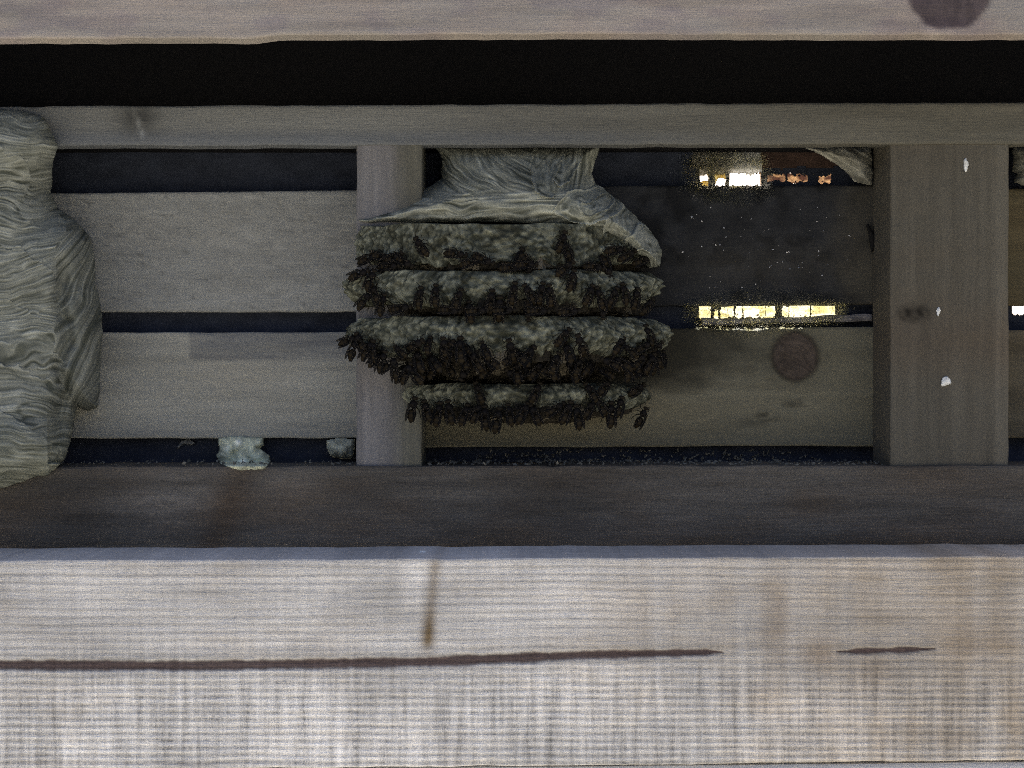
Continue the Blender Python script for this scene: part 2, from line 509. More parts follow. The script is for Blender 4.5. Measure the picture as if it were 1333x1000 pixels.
mk_board(1240, XR, C(430), C(570), woodtone((0.11, 0.098, 0.07), 0.2, 101), M_wood, None, 34)

# --- dark felt behind the boards, torn away on the right
def felt(gx, gy, res, holes):
    gx = np.arange(gx[0], gx[1] + res / 2, res); gy = np.arange(gy[0], gy[1] + res / 2, res)
    X, Y = np.meshgrid(gx, gy)
    e = fbm(X / 14, Y / 14, 105) * 4 + 3 * vn(X / 3.1, Y / 3.1, 106) + 2 * vn(X / 1.4, Y / 1.4, 108)
    yw = Y + 0.7 * e
    seg = lambda a, b: (X > a + 0.25 * e) & (X < b + 0.25 * e)
    low = (yw > 396) & (yw < 413) & (seg(911, 926) | seg(931, 936) & (yw > 402) | seg(939, 955) | seg(958, 966) | seg(967.5, 996) | seg(997.5, 1009) | seg(1018, 1026) | seg(1027.5, 1054) | seg(1056, 1087))
    up1 = (yw > 221) & (yw < 242) & (seg(911, 923) | seg(931, 944) | seg(950, 991))
    up2 = (yw > 228) & (yw < 237) & (seg(999, 1022) | seg(1025, 1051) | seg(1066, 1082))
    far = (X > 1318) & (X < 1420) & (Y > 394) & (Y < 409 + e)
    rect = ((X > 880) & (X < 1150) & ((Y > 215) & (Y < 250) | (Y > 388) & (Y < 424))) | (X > 1300) & (X < 1400) & (Y > 388) & (Y < 424)
    hole = (low | up1 | up2 | far) if holes else rect
    Yd = 0.256 + 0.0025 * fbm(X / 60, Y / 40, 107)
    f = K * (D + Yd) / D
    vs = np.stack([(X - CX) * f, Yd, (CY - Y) * f], -1).reshape(-1, 3)
    base = np.array((0.026, 0.032, 0.049))
    t = base * (1 + 0.25 * fbm(X / 25, Y / 12, 109))[..., None]
    t = np.concatenate([t, np.ones(t.shape[:2] + (1,))], -1).reshape(-1, 4)
    H, W = X.shape
    J, I = np.nonzero(~(hole[:-1, :-1] & hole[1:, 1:]) if not holes else ~(hole[:-1, :-1] | hole[1:, 1:]))
    a = J * W + I
    fa = np.stack([a, a + W, a + W + 1, a + 1], 1).tolist()
    me = mesh('felt_sheet', vs, fa, t)
    o = put('felt_sheet', me, M_felt, wall)
    md = o.modifiers.new('thick', 'SOLIDIFY'); md.thickness = 0.002; md.offset = -1
    return wp(o, 'blue-black felt showing in the gaps between boards')
felt((XL - 60, XR + 60), (170, 720), 5, False)
felt((875, 1155), (211, 254), 0.6, True)
felt((875, 1155), (384, 428), 0.6, True)
felt((1295, 1405), (384, 428), 0.8, True)

# --- unlit roof void behind the upper slot
def lining():
    x0, x1 = P(XL, 0)[0] - 0.1, P(XR, 0)[0] + 0.1
    z0, z1 = 0.2855, P(0, -150)[2] + 0.05
    vs, fa = [], []
    def box(a, b):
        s = len(vs)
        for x in (a[0], b[0]):
            for y in (a[1], b[1]):
                for z in (a[2], b[2]): vs.append((x, y, z))
        for q in ((0, 1, 3, 2), (4, 6, 7, 5), (0, 4, 5, 1), (2, 3, 7, 6), (0, 2, 6, 4), (1, 5, 7, 3)):
            fa.append(tuple(s + i for i in q))
    box((x0, 0.231, z0 - 0.006), (x1, 0.30, z0 - 0.002))      # floor of the void
    box((x0, 0.30, z0 - 0.006), (x1, 0.32, z1))              # back
    box((x0, 0.028, z1 - 0.02), (x1, 0.30, z1))             # ceiling
    box((x0 - 0.02, 0.028, z0), (x0, 0.32, z1))
    box((x1, 0.028, z0), (x1 + 0.02, 0.32, z1))
    me = mesh('void_lining', vs, fa, [(0.009, 0.009, 0.010, 1)] * len(vs))
    return wp(put('void_lining', me, M_felt, wall, smooth=False), 'black unlit void above the upper rail')
lining()

# ------------------------------------------------------------------ nests
def shells(X, Y, lst, seed):
    """overlapping scalloped tongues of paper: ring coordinate v, along coordinate u, priority"""
    wx = X + 10 * fbm(X / 45, Y / 45, seed) + 3 * fbm(X / 12, Y / 12, seed + 1)
    wy = Y + 10 * fbm(X / 45 + 31, Y / 45, seed + 2) + 3 * fbm(X / 12 + 9, Y / 12, seed + 3)
    V = np.full(X.shape, np.nan); U = np.zeros(X.shape); E = np.zeros(X.shape); ID = np.zeros(X.shape)
    for k, (cx, cy, rx, ry) in enumerate(lst):
        d = np.hypot((wx - cx) / rx, (wy - cy) / ry)
        m = d < 1
        V = np.where(m, d * min(rx, ry), V)
        U = np.where(m, np.arctan2((wy - cy) / ry, (wx - cx) / rx) * max(rx, ry), U)
        E = np.where(m, d, E)
        ID = np.where(m, k + 1, ID)
    return V, U, E, ID, wx, wy

def fibre(u, v, seed, per=2.3):
    a = vn(u / 34, v / per, seed) + 0.45 * vn(u / 15, v / (per * 0.7), seed + 13)
    m = ss(-0.25, 0.55, fbm(u / 40, v / 22, seed + 15, 2))
    p = np.exp(-(vn(u / 55, v / (per * 2.6), seed + 4) / 0.20) ** 2) * m
    p2 = np.exp(-(vn(u / 30, v / (per * 2.0), seed + 5) / 0.18) ** 2) * (1 - m) * 0.6
    k = np.exp(-(vn(u / 45, v / (per * 3.2), seed + 7) / 0.15) ** 2) * ss(-0.2, 0.5, vn(u / 50, v / 30, seed + 8))
    return 0.34 * a + 0.60 * p + 0.4 * p2 - 0.55 * k

def papertone(fb, X, Y, pale, dark, seed):
    k = np.clip(0.40 + 0.85 * fb, 0, 1.4)
    c = lerp(dark, pale, k)
    m = fbm(X / 40, Y / 40, seed)
    return c * (1 + 0.14 * m)[..., None]

PALE, DARK = (0.265, 0.285, 0.245), (0.070, 0.079, 0.066)

# left nest
Lpoly = [(-200, 128), (-60, 134), (0, 141), (30, 143), (55, 152), (72, 178), (76, 190), (70, 210), (66, 250), (76, 270), (98, 287), (116, 310),
         (120, 335), (122, 370), (130, 405), (131, 440), (128, 500), (124, 531), (112, 536), (99, 531), (95, 548), (91, 580), (84, 600),
         (64, 618), (40, 624), (0, 638), (-60, 648), (-200, 660)]
Lpoly = [(x + 3 * float(ss(85, 110, x)), y) for x, y in Lpoly]
Lsh = [(-150, 230, 190, 70), (-130, 300, 215, 62), (-150, 370, 230, 66), (-120, 440, 205, 62), (-160, 520, 245, 70), (-120, 590, 190, 60),
       (112, 350, 44, 60), (112, 430, 38, 55), (116, 505, 34, 46)]
def L_field(X, Y):
    V, U, E, ID, wx, wy = shells(X, Y, Lsh, 201)
    bx = X + 14 * vn(X / 120, Y / 90, 211)
    by = Y + 24 * vn(X / 120 + 5, Y / 85, 213) + 7 * vn(X / 42, Y / 40, 214) + 2.5 * vn(X / 14, Y / 14, 215)
    small = ID >= 7
    bend = 14 * np.sin((ID * 2.1) % 6.28) * ((X + 40) / 90)
    v = np.where(small, by * 0.55 + 0.85 * (X - 100) + 11 * vn(X / 34, Y / 40, 219), by + bend + ID * 41)
    fb = fibre(bx + np.where(small, by, 0), v, 221, 1.8)
    lip = np.where(np.isfinite(V), np.exp(-((1 - E) / 0.035) ** 2), 0)
    return fb, lip, ID
def L_front(X, Y, d):
    fb, lip, ID = L_field(X, Y)
    q = np.clip(d / 75, 0, 1)
    prof = np.sqrt(q * (2 - q))
    # lies on the rails above and below, on the boards between them
    lay = np.maximum(1 - ss(180, 250, Y), ss(520, 606, Y))
    lay = np.where((X > 62) & (Y > 500) & (Y < 604), 0.5 * lay, lay)
    lay = np.where(Y > 650, 1, lay)
    dep = 0.205 - 0.075 * lay - (0.10 - 0.05 * lay) * prof
    gx = 82 + 7 * fbm(Y / 40, Y * 0, 245)
    fold = np.exp(-((X - gx) / 9) ** 2) * ss(320, 370, Y) * (1 - ss(540, 600, Y))
    dep = dep + 0.016 * fold
    dep = dep - 0.0017 * fb - 0.0010 * lip - 0.004 * vn(X / 60, Y / 45, 243) - 0.0022 * vn(X / 22, Y / 16, 244)
    return dep
def L_tone(X, Y, d):
    fb, lip, ID = L_field(X, Y)
    c = papertone(fb * 1.15 + 0.1 * lip, X, Y, (0.325, 0.345, 0.31), DARK, 251)
    c = c * (1 - 0.16 * ss(60, 100, X))[..., None]
    yl = ss(520, 620, Y)
    return c * lerp((1, 1, 1), (1.02, 1.0, 0.90), yl)
ln = empty('wasp_nest', P(-30, 640, 0.13))
tag(ln, 'large streaky grey paper wasp nest at the left edge, still wrapped shut', 'wasp nest')
env = blob('envelope', Lpoly, 1.0, L_front, 0.229, L_tone, M_paper, ln, 1.2, 255)
env.matrix_parent_inverse = Matrix.Translation(-ln.location)

# centre nest
cn = empty('wasp_nest', P(655, 560, 0.15))
tag(cn, 'open paper wasp nest with four stacked combs covered in dark wasps', 'wasp nest')
def cpart(o): o.matrix_parent_inverse = Matrix.Translation(-cn.location); return o
Cpoly = [(556, 187), (566, 193), (574, 203), (575, 232), (560, 242), (540, 252), (515, 266), (490, 277), (463, 287), (468, 291), (520, 291), (560, 291),
         (600, 290), (660, 290), (715, 294), (742, 300), (770, 306), (792, 314), (806, 322), (822, 336), (846, 350), (861, 346), (863, 328), (856, 312), (842, 293),
         (822, 275), (806, 260), (790, 248), (776, 238), (770, 226), (776, 208), (784, 187)]
Csh = [(835, 300, 52, 60), (840, 330, 34, 42), (765, 268, 46, 26), (772, 266, 26, 13), (735, 205, 22, 34), (710, 212, 20, 40), (838, 345, 22, 26)]
def C_field(X, Y):
    V, U, E, ID, wx, wy = shells(X, Y, Csh, 301)
    bx = X + 12 * vn(X / 60, Y / 60, 311); by = Y + 12 * vn(X / 60, Y / 45, 313) + 3 * vn(X / 20, Y / 16, 314)
    w = ss(236, 262, by)
    r = ss(690, 740, bx)
    fa_ = fibre(bx + 0.4 * by, 0.85 * (by - 0.7 * bx), 321, 2.2)
    fb_ = fibre(by - 0.2 * bx, bx * 0.9 + 0.2 * by, 322, 2.2)
    fc_ = fibre(bx, by, 323, 2.2)
    f0 = (fa_ * (1 - r) + fb_ * r) * (1 - w) + fc_ * w
    f1 = fibre(U, V, 331, 2.4)
    m = np.isfinite(V)
    fb = np.where(m, 0.3 * f0 + 0.75 * np.nan_to_num(f1), f0)
    lip = np.where(m, np.exp(-((1 - E) / 0.07) ** 2), 0)
    return fb, lip, ID
def C_front(X, Y, d):
    fb, lip, ID = C_field(X, Y)
    dn = ss(195, 290, Y)
    base = 0.150 - 0.048 * dn
    prof = 1 - np.exp(-d / 16)
    rt = ss(770, 860, X)
    back = 0.20 - 0.05 * ss(240, 290, Y) * (1 - rt)
    dep = back + (base - 0.016 * rt - back) * prof
    lipr = np.exp(-((Y - np.interp(X, [460, 660, 740, 800], [286, 286, 295, 312])) / 5) ** 2) * (1 - rt)
    dep = np.where(Y > 262, dep - 0.005 * lipr, dep)
    dep = dep - 0.0024 * fb - 0.006 * lip - 0.004 * vn(X / 50, Y / 30, 343) - 0.003 * vn(X / 18, Y / 14, 344)
    return dep
def C_tone(X, Y, d):
    fb, lip, ID = C_field(X, Y)
    c = papertone(fb * 1.35 + 0.55 * lip, X, Y, (0.36, 0.38, 0.33), DARK, 351)
    return c * 1.02
cpart(blob('envelope', Cpoly, 1.1, C_front, 0.229, C_tone, M_paper, cn, 1.2, 355))['label'] = 'swirled grey paper hood hanging over the combs'

# combs: rim, top, underside and open cells
TIERS = [  # x left, x right, y top, y bottom of the pale rim, extra depth, droop of the underside
    (463, 850, 291, 343, 0.116, 10),
    (451, 857, 352, 398, 0.128, 14),
    (453, 870, 412, 462, 0.132, 36),
    (527, 842, 499, 532, 0.105, 18),
]
def comb(idx, xl, xr, yt, yb, dep, droop):
    rnd = random.Random(400 + idx)
    n, m = 460, 40
    th = np.linspace(0, math.pi, n)
    s = np.linspace(0, 1, m)
    TH, SS = np.meshgrid(th, s)
    cx, a = (xl + xr) / 2, (xr - xl) / 2
    # rim swells at mid height, tucks in at the top and below
    rad = 1 - 0.10 * (np.abs(SS * 2 - 0.9) ** 2.2)
    if idx == 0: rad = 0.985 - 0.035 * (1 - SS) - 0.03 * SS ** 6
    arc = TH * a * 1.1
    PYn = (yb - yt) * SS
    jag = fbm(arc / 34, SS * 1.3, 410 + idx) * 0.018 + fbm(arc / 8, PYn / 7, 420 + idx) * 0.022
    wd, wid = worley(arc / 8.5 + 0.3 * fbm(arc / 20, PYn / 20, 7), PYn / 8.5 + 0.3 * fbm(arc / 20, PYn / 20, 8), 480 + idx)
    cells = np.clip(1.1 - 1.5 * wd, 0, 1)
    rad = rad + jag + 0.022 * cells * ss(0.03, 0.2, SS)
    cs = np.cos(math.pi - TH)
    ex = np.sign(cs) * np.abs(cs) ** 0.80
    X = cx + a * ex * rad
    bk = 0.226 - 0.088 * (1 - ss(540, 600, X))
    Yd = bk - (dep - 0.226 + bk) * (np.sin(TH) ** 0.45) * rad
    wav = fbm(TH * 5 + idx * 7, TH * 0, 430 + idx) * 3
    edge = fbm(arc / 12, arc * 0, 440 + idx) * 5 * SS ** 2
    PY = yt + (yb - yt) * SS + wav * 0.6 + edge + (3.5 * ss(0.6, 1, np.abs(cs)) * (1 - 2 * SS))
    f = K * (D + Yd) / D
    vs = np.stack([(X - CX) * f, Yd, (CY - PY) * f], -1).reshape(-1, 3)
    nz = fbm(arc / 5.5, PY / 4.5, 450 + idx, 2); n2 = fbm(arc / 30, PY / 14, 460 + idx)
    k = np.clip(0.38 + 0.42 * nz + 0.25 * n2 + 0.85 * (cells - 0.45) + 0.28 * wid, 0, 1.4)
    c = lerp((0.050, 0.056, 0.043), (0.205, 0.215, 0.165), k)
    old = ss(0.1, 0.6, fbm(arc / 16, PY / 12, 470 + idx)) * 0.75
    c = c * lerp((1, 1, 1), (0.42, 0.40, 0.34), old)
    t = np.concatenate([c, np.ones(c.shape[:2] + (1,))], -1).reshape(-1, 4)
    fa = [(j * n + i, (j + 1) * n + i, (j + 1) * n + i + 1, j * n + i + 1) for j in range(m - 1) for i in range(n - 1)]
    # caps
    tc = len(vs); 
    vs = np.concatenate([vs, [P(cx, yt + 3, 0.226)], [P(cx, yb - 5, 0.226)]])
    t = np.concatenate([t, [[0.08, 0.085, 0.07, 1]], [[0.03, 0.027, 0.02, 1]]])
    fa += [(tc, i, i + 1) for i in range(n - 1)]
    b = (m - 1) * n
    fa += [(tc + 1, b + i + 1, b + i) for i in range(n - 1)]
    o = cpart(put('comb', mesh('comb', vs, fa, t), M_comb, cn))
    o['label'] = ['topmost comb, under the paper hood', 'second comb from the top', 'third comb from the top, the most crowded', 'lowest and narrowest comb'][idx]
    # open cells hanging from the underside
    cv, cf, ct = [], [], []
    R = 5.6 * K
    x0w, x1w = (xl - CX) * K, (xr - CX) * K
    cxw, aw = (x0w + x1w) / 2, (x1w - x0w) / 2 * 1.06
    zb = (CY - yb) * K * 1.07
    row = 0; y = 0.222
    while y > 0.222 - dep * 0.93:
        x = x0w + (row % 2) * R * 0.88
        while x < x1w + 0.02:
            q = ((x - cxw) / aw) ** 2 + ((0.226 - y) / dep) ** 2
            if q < 0.90:
                s0 = len(cv); ln_ = (droop * (1 - q) + 5 + rnd.uniform(-2.5, 3)) * K
                dk = rnd.uniform(0.6, 1.2) * (4.0 if float(vn(x / 0.02, y / 0.02, 490 + idx)) > 0.35 else 1.0)
                for zt, rr, cc in ((zb + 0.006, 0.96, 0.6), (zb - ln_, 1.0, 1.0)):
                    for e in range(6):
                        an = e * math.pi / 3 + math.pi / 6
                        cv.append((x + R * rr * math.cos(an) + rnd.uniform(-3e-4, 3e-4), y + R * rr * math.sin(an), zt + rnd.uniform(-5e-4, 5e-4)))
                        ct.append((0.040 * dk, 0.036 * dk, 0.027 * dk, 1))
                for e in range(6):
                    cf.append((s0 + e, s0 + (e + 1) % 6, s0 + 6 + (e + 1) % 6, s0 + 6 + e))
            x += R * 1.76
        y -= R * 1.52; row += 1
    co = put('cells', mesh('cells', cv, cf, ct), M_comb, o, smooth=False)
    co['kind'] = 'stuff'
    return o
for i, tr in enumerate(TIERS): comb(i, *tr)

# ------------------------------------------------------------------ wasps
def body_material():
    N = NT('wasp_body')
    at = N.n('ShaderNodeAttribute', attribute_name='tone')
    b = N.n('ShaderNodeBsdfPrincipled'); N.l(at.outputs['Color'], b.inputs['Base Color'])
    b.inputs['Roughness'].default_value = 0.6; b.inputs['Specular IOR Level'].default_value = 0.12
    N.l(b.outputs[0], N.out.inputs[0]); return N.m
def wing_material():
    N = NT('smoky_wing')
    b = N.n('ShaderNodeBsdfPrincipled'); b.inputs['Base Color'].default_value = (0.009, 0.008, 0.007, 1)
    b.inputs['Roughness'].default_value = 0.7; b.inputs['Specular IOR Level'].default_value = 0.1
    t = N.n('ShaderNodeBsdfTransparent'); m = N.n('ShaderNodeMixShader'); m.inputs[0].default_value = 0.72
    N.l(t.outputs[0], m.inputs[1]); N.l(b.outputs[0], m.inputs[2]); N.l(m.outputs[0], N.out.inputs[0]); return N.m
M_body, M_wing = body_material(), wing_material()

def wasp_body():
    """one skin: head, waisted thorax, banded abdomen, legs and feelers; head towards +Z, back towards -Y"""
    mm = 0.001
    prof = [(11.6, 0.3, 0), (11.3, 1.5, 0), (10.4, 2.2, 0), (9.3, 2.1, 0), (8.6, 1.0, 0), (8.2, 0.9, 0), (7.4, 2.3, 0), (5.6, 3.0, -0.2), (3.6, 2.8, -0.2),
            (2.2, 1.6, 0), (1.5, 0.6, 0.3), (0.9, 0.7, 0.3), (0.2, 2.0, 0.2), (-1.2, 3.0, 0), (-2.9, 3.3, 0), (-3.1, 3.2, 0), (-4.9, 3.2, 0.1), (-6.6, 2.7, 0.3), (-8.4, 1.9, 0.7), (-9.9, 1.0, 1.1), (-10.8, 0.15, 1.4)]
    seg = 10; vs = []; fa = []; tn = []
    for k, (z, r, off) in enumerate(prof):
        for e in range(seg):
            a = 2 * math.pi * e / seg
            wide = 1.12 if z > 8.5 else 1.0
            vs.append((r * wide * mm * math.cos(a), (off + r * 0.92 * math.sin(a)) * mm, z * mm))
            if z > 8.5: c = (0.011, 0.009, 0.006)
            elif z > 1: c = (0.007, 0.006, 0.0055)
            else: c = (0.022, 0.016, 0.007) if k in (13, 16, 18) else (0.006, 0.005, 0.0042)
            tn.append(c + (1,))
    for k in range(len(prof) - 1):
        for e in range(seg):
            a, b = k * seg + e, k * seg + (e + 1) % seg
            fa.append((a, a + seg, b + seg, b))
    def tube(pts, r0, r1, c):
        s0 = len(vs); n = len(pts)
        for i, p in enumerate(pts):
            p = Vector(p) * mm
            dirv = (Vector(pts[min(i + 1, n - 1)]) - Vector(pts[max(i - 1, 0)])).normalized()
            u = dirv.orthogonal().normalized(); v = dirv.cross(u)
            r = (r0 + (r1 - r0) * i / (n - 1)) * mm
            for e in range(4):
                a = math.pi / 2 * e
                vs.append(tuple(p + u * r * math.cos(a) + v * r * math.sin(a))); tn.append(c + (1,))
        for i in range(n - 1):
            for e in range(4):
                a, b = s0 + i * 4 + e, s0 + i * 4 + (e + 1) % 4
                fa.append((a, b, b + 4, a + 4))
    lc = (0.009, 0.0075, 0.005)
    for sx in (-1, 1):
        tube([(sx * 1.2, 1, 7.2), (sx * 3.6, 2.0, 8.6), (sx * 4.2, 4.2, 10.6), (sx * 3.8, 5.2, 11.8)], 0.45, 0.2, lc)
        tube([(sx * 1.6, 1.2, 5.2), (sx * 4.2, 1.4, 5.2), (sx * 5.2, 4.2, 4.4), (sx * 5.8, 5.0, 3.2)], 0.45, 0.2, lc)
        tube([(sx * 1.4, 1.2, 3.4), (sx * 4.4, 1.2, 0.8), (sx * 5.4, 3.8, -3.0), (sx * 5.4, 5.0, -5.0)], 0.5, 0.2, lc)
        tube([(sx * 0.7, -0.6, 11.2), (sx * 1.6, -1.6, 12.6), (sx * 2.8, -1.8, 13.6), (sx * 3.8, -1.0, 14.2)], 0.3, 0.2, lc)
    me = mesh('body', vs, fa, tn)
    return me
def wing_mesh(sx):
    mm = 0.001
    out = [(1.6, 5.8), (2.6, 4.6), (3.2, 1.5), (3.7, -3), (3.8, -7), (3.4, -9.6), (2.7, -10.4), (1.9, -8.0), (1.5, -3.5), (1.3, 1.0), (1.3, 4.0)]
    vs = []; fa = []
    for l in (0, 1):
        for x, z in out: vs.append((sx * x * mm, (-3.3 - 0.18 * x + 0.10 * l + (0.12 * max(0, -z))) * mm * 1.0, z * mm))
    n = len(out)
    fa.append(tuple(range(n))); fa.append(tuple(n + i for i in range(n - 1, -1, -1)))
    fa += [(i, n + i, n + (i + 1) % n, (i + 1) % n) for i in range(n)]
    return mesh('wing', vs, fa)
BM = wasp_body(); BM.materials.append(M_body)
BM.polygons.foreach_set('use_smooth', [True] * len(BM.polygons))
WM = [wing_mesh(-1), wing_mesh(1)]
for m_ in WM: m_.materials.append(M_wing)
proto = bpy.data.objects.new('wasp', None); proto.empty_display_size = 0.01
pw = [bpy.data.objects.new('body', BM)] + [bpy.data.objects.new('wing', m_) for m_ in WM]

def rim_depth(tier, px, inset=0.0):
    xl, xr, yt, yb, dep, dr = TIERS[tier]
    cx, a = (xl + xr) / 2, (xr - xl) / 2
    q = min(0.985, abs(px - cx) / a) ** (1 / 0.80)
    th = math.acos(min(1, q))
    k = min(1, max(0, (px - 540) / 60)); bk = 0.226 - 0.088 * (1 - k * k * (3 - 2 * k))
    return bk - max(0.0, dep - 0.226 + bk - inset) * (math.sin(th) ** 0.45)

W = []   # tier, px, py, roll in degrees, lean, size, inset
def wa(t, px, py, roll=0, lean=0, sc=1.0, inset=-0.003): W.append((t, px, py, roll, lean, sc, inset))
# topmost comb
for a in ((478, 338, 70), (494, 334, 100), (510, 337, 60), (524, 340, 120), (505, 347, 85), (549, 322, -35), (592, 331, 95), (612, 342, 75), (628, 338, 110),
          (731, 316, 20), (738, 327, -15), (800, 326, 80), (816, 333, 60), (835, 340, 70), (684, 345, 85), (772, 348, 95), (664, 349, 88)): wa(0, *a)
# second comb
for a in ((466, 358, 70), (482, 366, 20), (489, 384, -25), (474, 392, 40), (497, 398, 10), (546, 389, 5), (567, 386, 0), (596, 391, 15), (520, 402, 80), (584, 404, 95),
          (620, 405, 85), (668, 383, 10), (690, 384, -30), (704, 383, 12), (716, 386, -5), (735, 350, 50), (744, 366, 15), (655, 404, 88), (766, 385, 25), (781, 389, -15),
          (797, 388, 30), (813, 384, -10), (827, 390, 15), (700, 405, 90), (740, 406, 85), (842, 400, 40)): wa(1, *a)
# third comb: crowded in three rows
rr = random.Random(11)
def row(t, xs, y, dy, lean, inset, rolls=(-65, 65), sc=1.0):
    for x in xs:
        if rr.random() < 0.22: continue
        wa(t, x + rr.uniform(-3, 3), y + rr.uniform(-dy, dy), rr.uniform(*rolls), lean + rr.uniform(-28, 28), sc * rr.uniform(0.78, 1.18), inset)
wa(2, 453, 444, 70); wa(2, 460, 456, 20); wa(2, 470, 447, -30)
row(2, [486, 503, 521, 538, 560, 582, 600, 630, 651, 667, 690, 706, 740, 758, 789, 808, 822, 838, 856], 455, 5, 0, -0.003)
row(2, [490, 510, 528, 547, 566, 585, 604, 622, 642, 662, 680, 700, 720, 738, 757, 776, 795, 812, 830, 846, 862], 470, 4, -8, 0.0)
row(2, [520, 545, 565, 588, 610, 634, 655, 678, 700, 722, 745, 768, 790, 812], 483, 4, -15, 0.018, (-60, 60))
for a in ((478, 457, 30), (488, 464, -20), (497, 472, 15), (506, 476, 55), (515, 483, -10), (529, 487, 25), (541, 489, -40), (846, 474, 30), (856, 466, -15)): wa(2, *a)
wa(2, 732, 440, 40); wa(2, 845, 438, -20)
# lowest comb
for a in ((537, 534, 8, 0, 1.1), (556, 536, -20), (570, 540, 10, 0, 1.1), (586, 538, -12, 0, 1.1), (604, 541, 20), (620, 538, 25), (632, 545, -5, 0, 1.1), (647, 548, 12, 0, 1.15), (664, 541, -10), (680, 539, 30, 0, 1.1),
          (697, 541, -25), (722, 533, 60), (737, 538, 25, 0, 1.1), (752, 544, -8, 0, 1.1), (766, 534, 35), (782, 530, -30), (795, 541, 4, 0, 1.15), (806, 531, 20), (624, 512, -20), (697, 512, 25), (786, 505, 40), (770, 512, -30), (828, 508, 60)): wa(3, *a)
fr = random.Random(77)
def fill(t, x0, x1, y0, y1, n, inset=0.0, seed=0):
    k = tries = 0
    while k < n and tries < n * 20:
        tries += 1
        x, y = fr.uniform(x0, x1), fr.uniform(y0, y1)
        if fr.random() > 0.35 + 1.1 * float(vn(x / 24, y / 30, 900 + seed)): continue
        wa(t, x, y, fr.choice([fr.gauss(0, 30), fr.uniform(60, 120), fr.uniform(-120, -60), fr.gauss(180, 30)]), fr.uniform(-20, 25), fr.uniform(0.85, 1.15), inset); k += 1
fill(0, 470, 855, 336, 349, 4, seed=1)
fill(1, 460, 855, 390, 408, 5, seed=3)
fill(2, 452, 868, 450, 470, 3, seed=4)
fill(2, 520, 835, 478, 492, 10, 0.012, seed=5)
fill(3, 532, 835, 530, 546, 3, seed=6)
TENS = {2: 'twentieth', 3: 'thirtieth', 4: 'fortieth', 5: 'fiftieth', 6: 'sixtieth'}
ORD = ['first', 'second', 'third', 'fourth', 'fifth', 'sixth', 'seventh', 'eighth', 'ninth', 'tenth', 'eleventh', 'twelfth', 'thirteenth', 'fourteenth', 'fifteenth',
       'sixteenth', 'seventeenth', 'eighteenth', 'nineteenth', 'twentieth']
ORD = ORD[:20]
for _n in range(21, 70):
    _b = {2: 'twenty', 3: 'thirty', 4: 'forty', 5: 'fifty', 6: 'sixty'}[_n // 10]
    ORD.append(TENS[_n // 10] if _n % 10 == 0 else _b + '-' + ORD[_n % 10 - 1])
TN = ['topmost comb', 'second comb down', 'crowded third comb', 'lowest comb']
def pose(r):
    r = abs((r + 180) % 360 - 180)
    return 'head up' if r < 28 else ('tilted' if r < 62 else ('lying sideways' if r < 125 else 'head down'))
first = True
# rows of the crowded comb are told apart by height
def rowname(t, py):
    if t != 2: return ''
    return ' upper row' if py < 462.5 else (' middle row' if py < 477 else ' bottom row')
groups = {}
for wv in W: groups.setdefault((wv[0], rowname(wv[0], wv[2])), []).append(wv)
for (t, rn), lst in groups.items():
    lst.sort(key=lambda v: v[1])
    for k, (tt, px, py, roll, lean, sc, inset) in enumerate(lst):
        if first:
            o = proto; wl = pw; first = False
        else:
            o = proto.copy(); wl = [c.copy() for c in pw]
        COL.objects.link(o)
        for c in wl:
            COL.objects.link(c); c.parent = o
        yt_, yb_ = TIERS[t][2], TIERS[t][3]
        Y = rim_depth(t, px, max(inset, 0)) - 0.0045 + min(inset, 0)
        o.location = P(px, py, Y)
        o.rotation_euler = Euler((math.radians(lean + (-6 if t < 3 else -10)), math.radians(roll), math.radians((px - 660) * 0.10)), 'YXZ')
        o.scale = (sc * 1.45, sc * 1.3, sc * 1.25)
        o['label'] = 'dark wasp, %s, %s from left%s on the %s' % (pose(roll), ORD[k], ',' + rn if rn else '', TN[t])
        o['category'] = 'wasp'
        o['group'] = 'dark wasps clinging to the open combs'

# ------------------------------------------------------------------ loose things on the timber
def flat_tone(c, var=0.15, seed=0, sc=10):
    c = np.array(c)
    return lambda X, Y, d: c * (1 + var * fbm(X / sc, Y / sc, seed))[..., None]
# paper remnant in the upper right corner of the right bay
Rp = [(1042, 191), (1136, 191), (1136, 243), (1124, 242), (1112, 238), (1100, 222), (1088, 214), (1070, 203), (1052, 196)]
def R_front(X, Y, d):
    fb = fibre(X + Y, Y - 0.55 * X, 501, 3)
    return 0.224 - 0.03 * (1 - np.exp(-d / 14)) - 0.0018 * fb
def R_tone(X, Y, d):
    fb = fibre(X + Y, Y - 0.55 * X, 501, 3)
    return papertone(fb, X, Y, (0.42, 0.42, 0.36), (0.12, 0.12, 0.10), 503)
o = blob('paper_remnant_or_tint_film', Rp, 1.4, R_front, 0.229, R_tone, M_paper, None, 1.5, 505)
tag(o, 'torn curl of grey nest paper stuck in the corner beside the wide post', 'nest paper', 'torn scraps of nest paper')
o = blob('paper_remnant_or_tint_film', [(1317, 190), (1380, 190), (1380, 242), (1330, 243), (1318, 238), (1322, 226), (1317, 224)], 1.6,
         lambda X, Y, d: 0.215 - 0.02 * (1 - np.exp(-d / 10)) - 0.002 * fibre(X, Y, 511), 0.229,
         lambda X, Y, d: papertone(fibre(X, Y, 511), X, Y, (0.24, 0.24, 0.20), (0.12, 0.12, 0.10), 513), M_paper, None, 1.2, 515)
tag(o, 'grey paper scrap at the right edge, beyond the wide post', 'nest paper', 'torn scraps of nest paper')
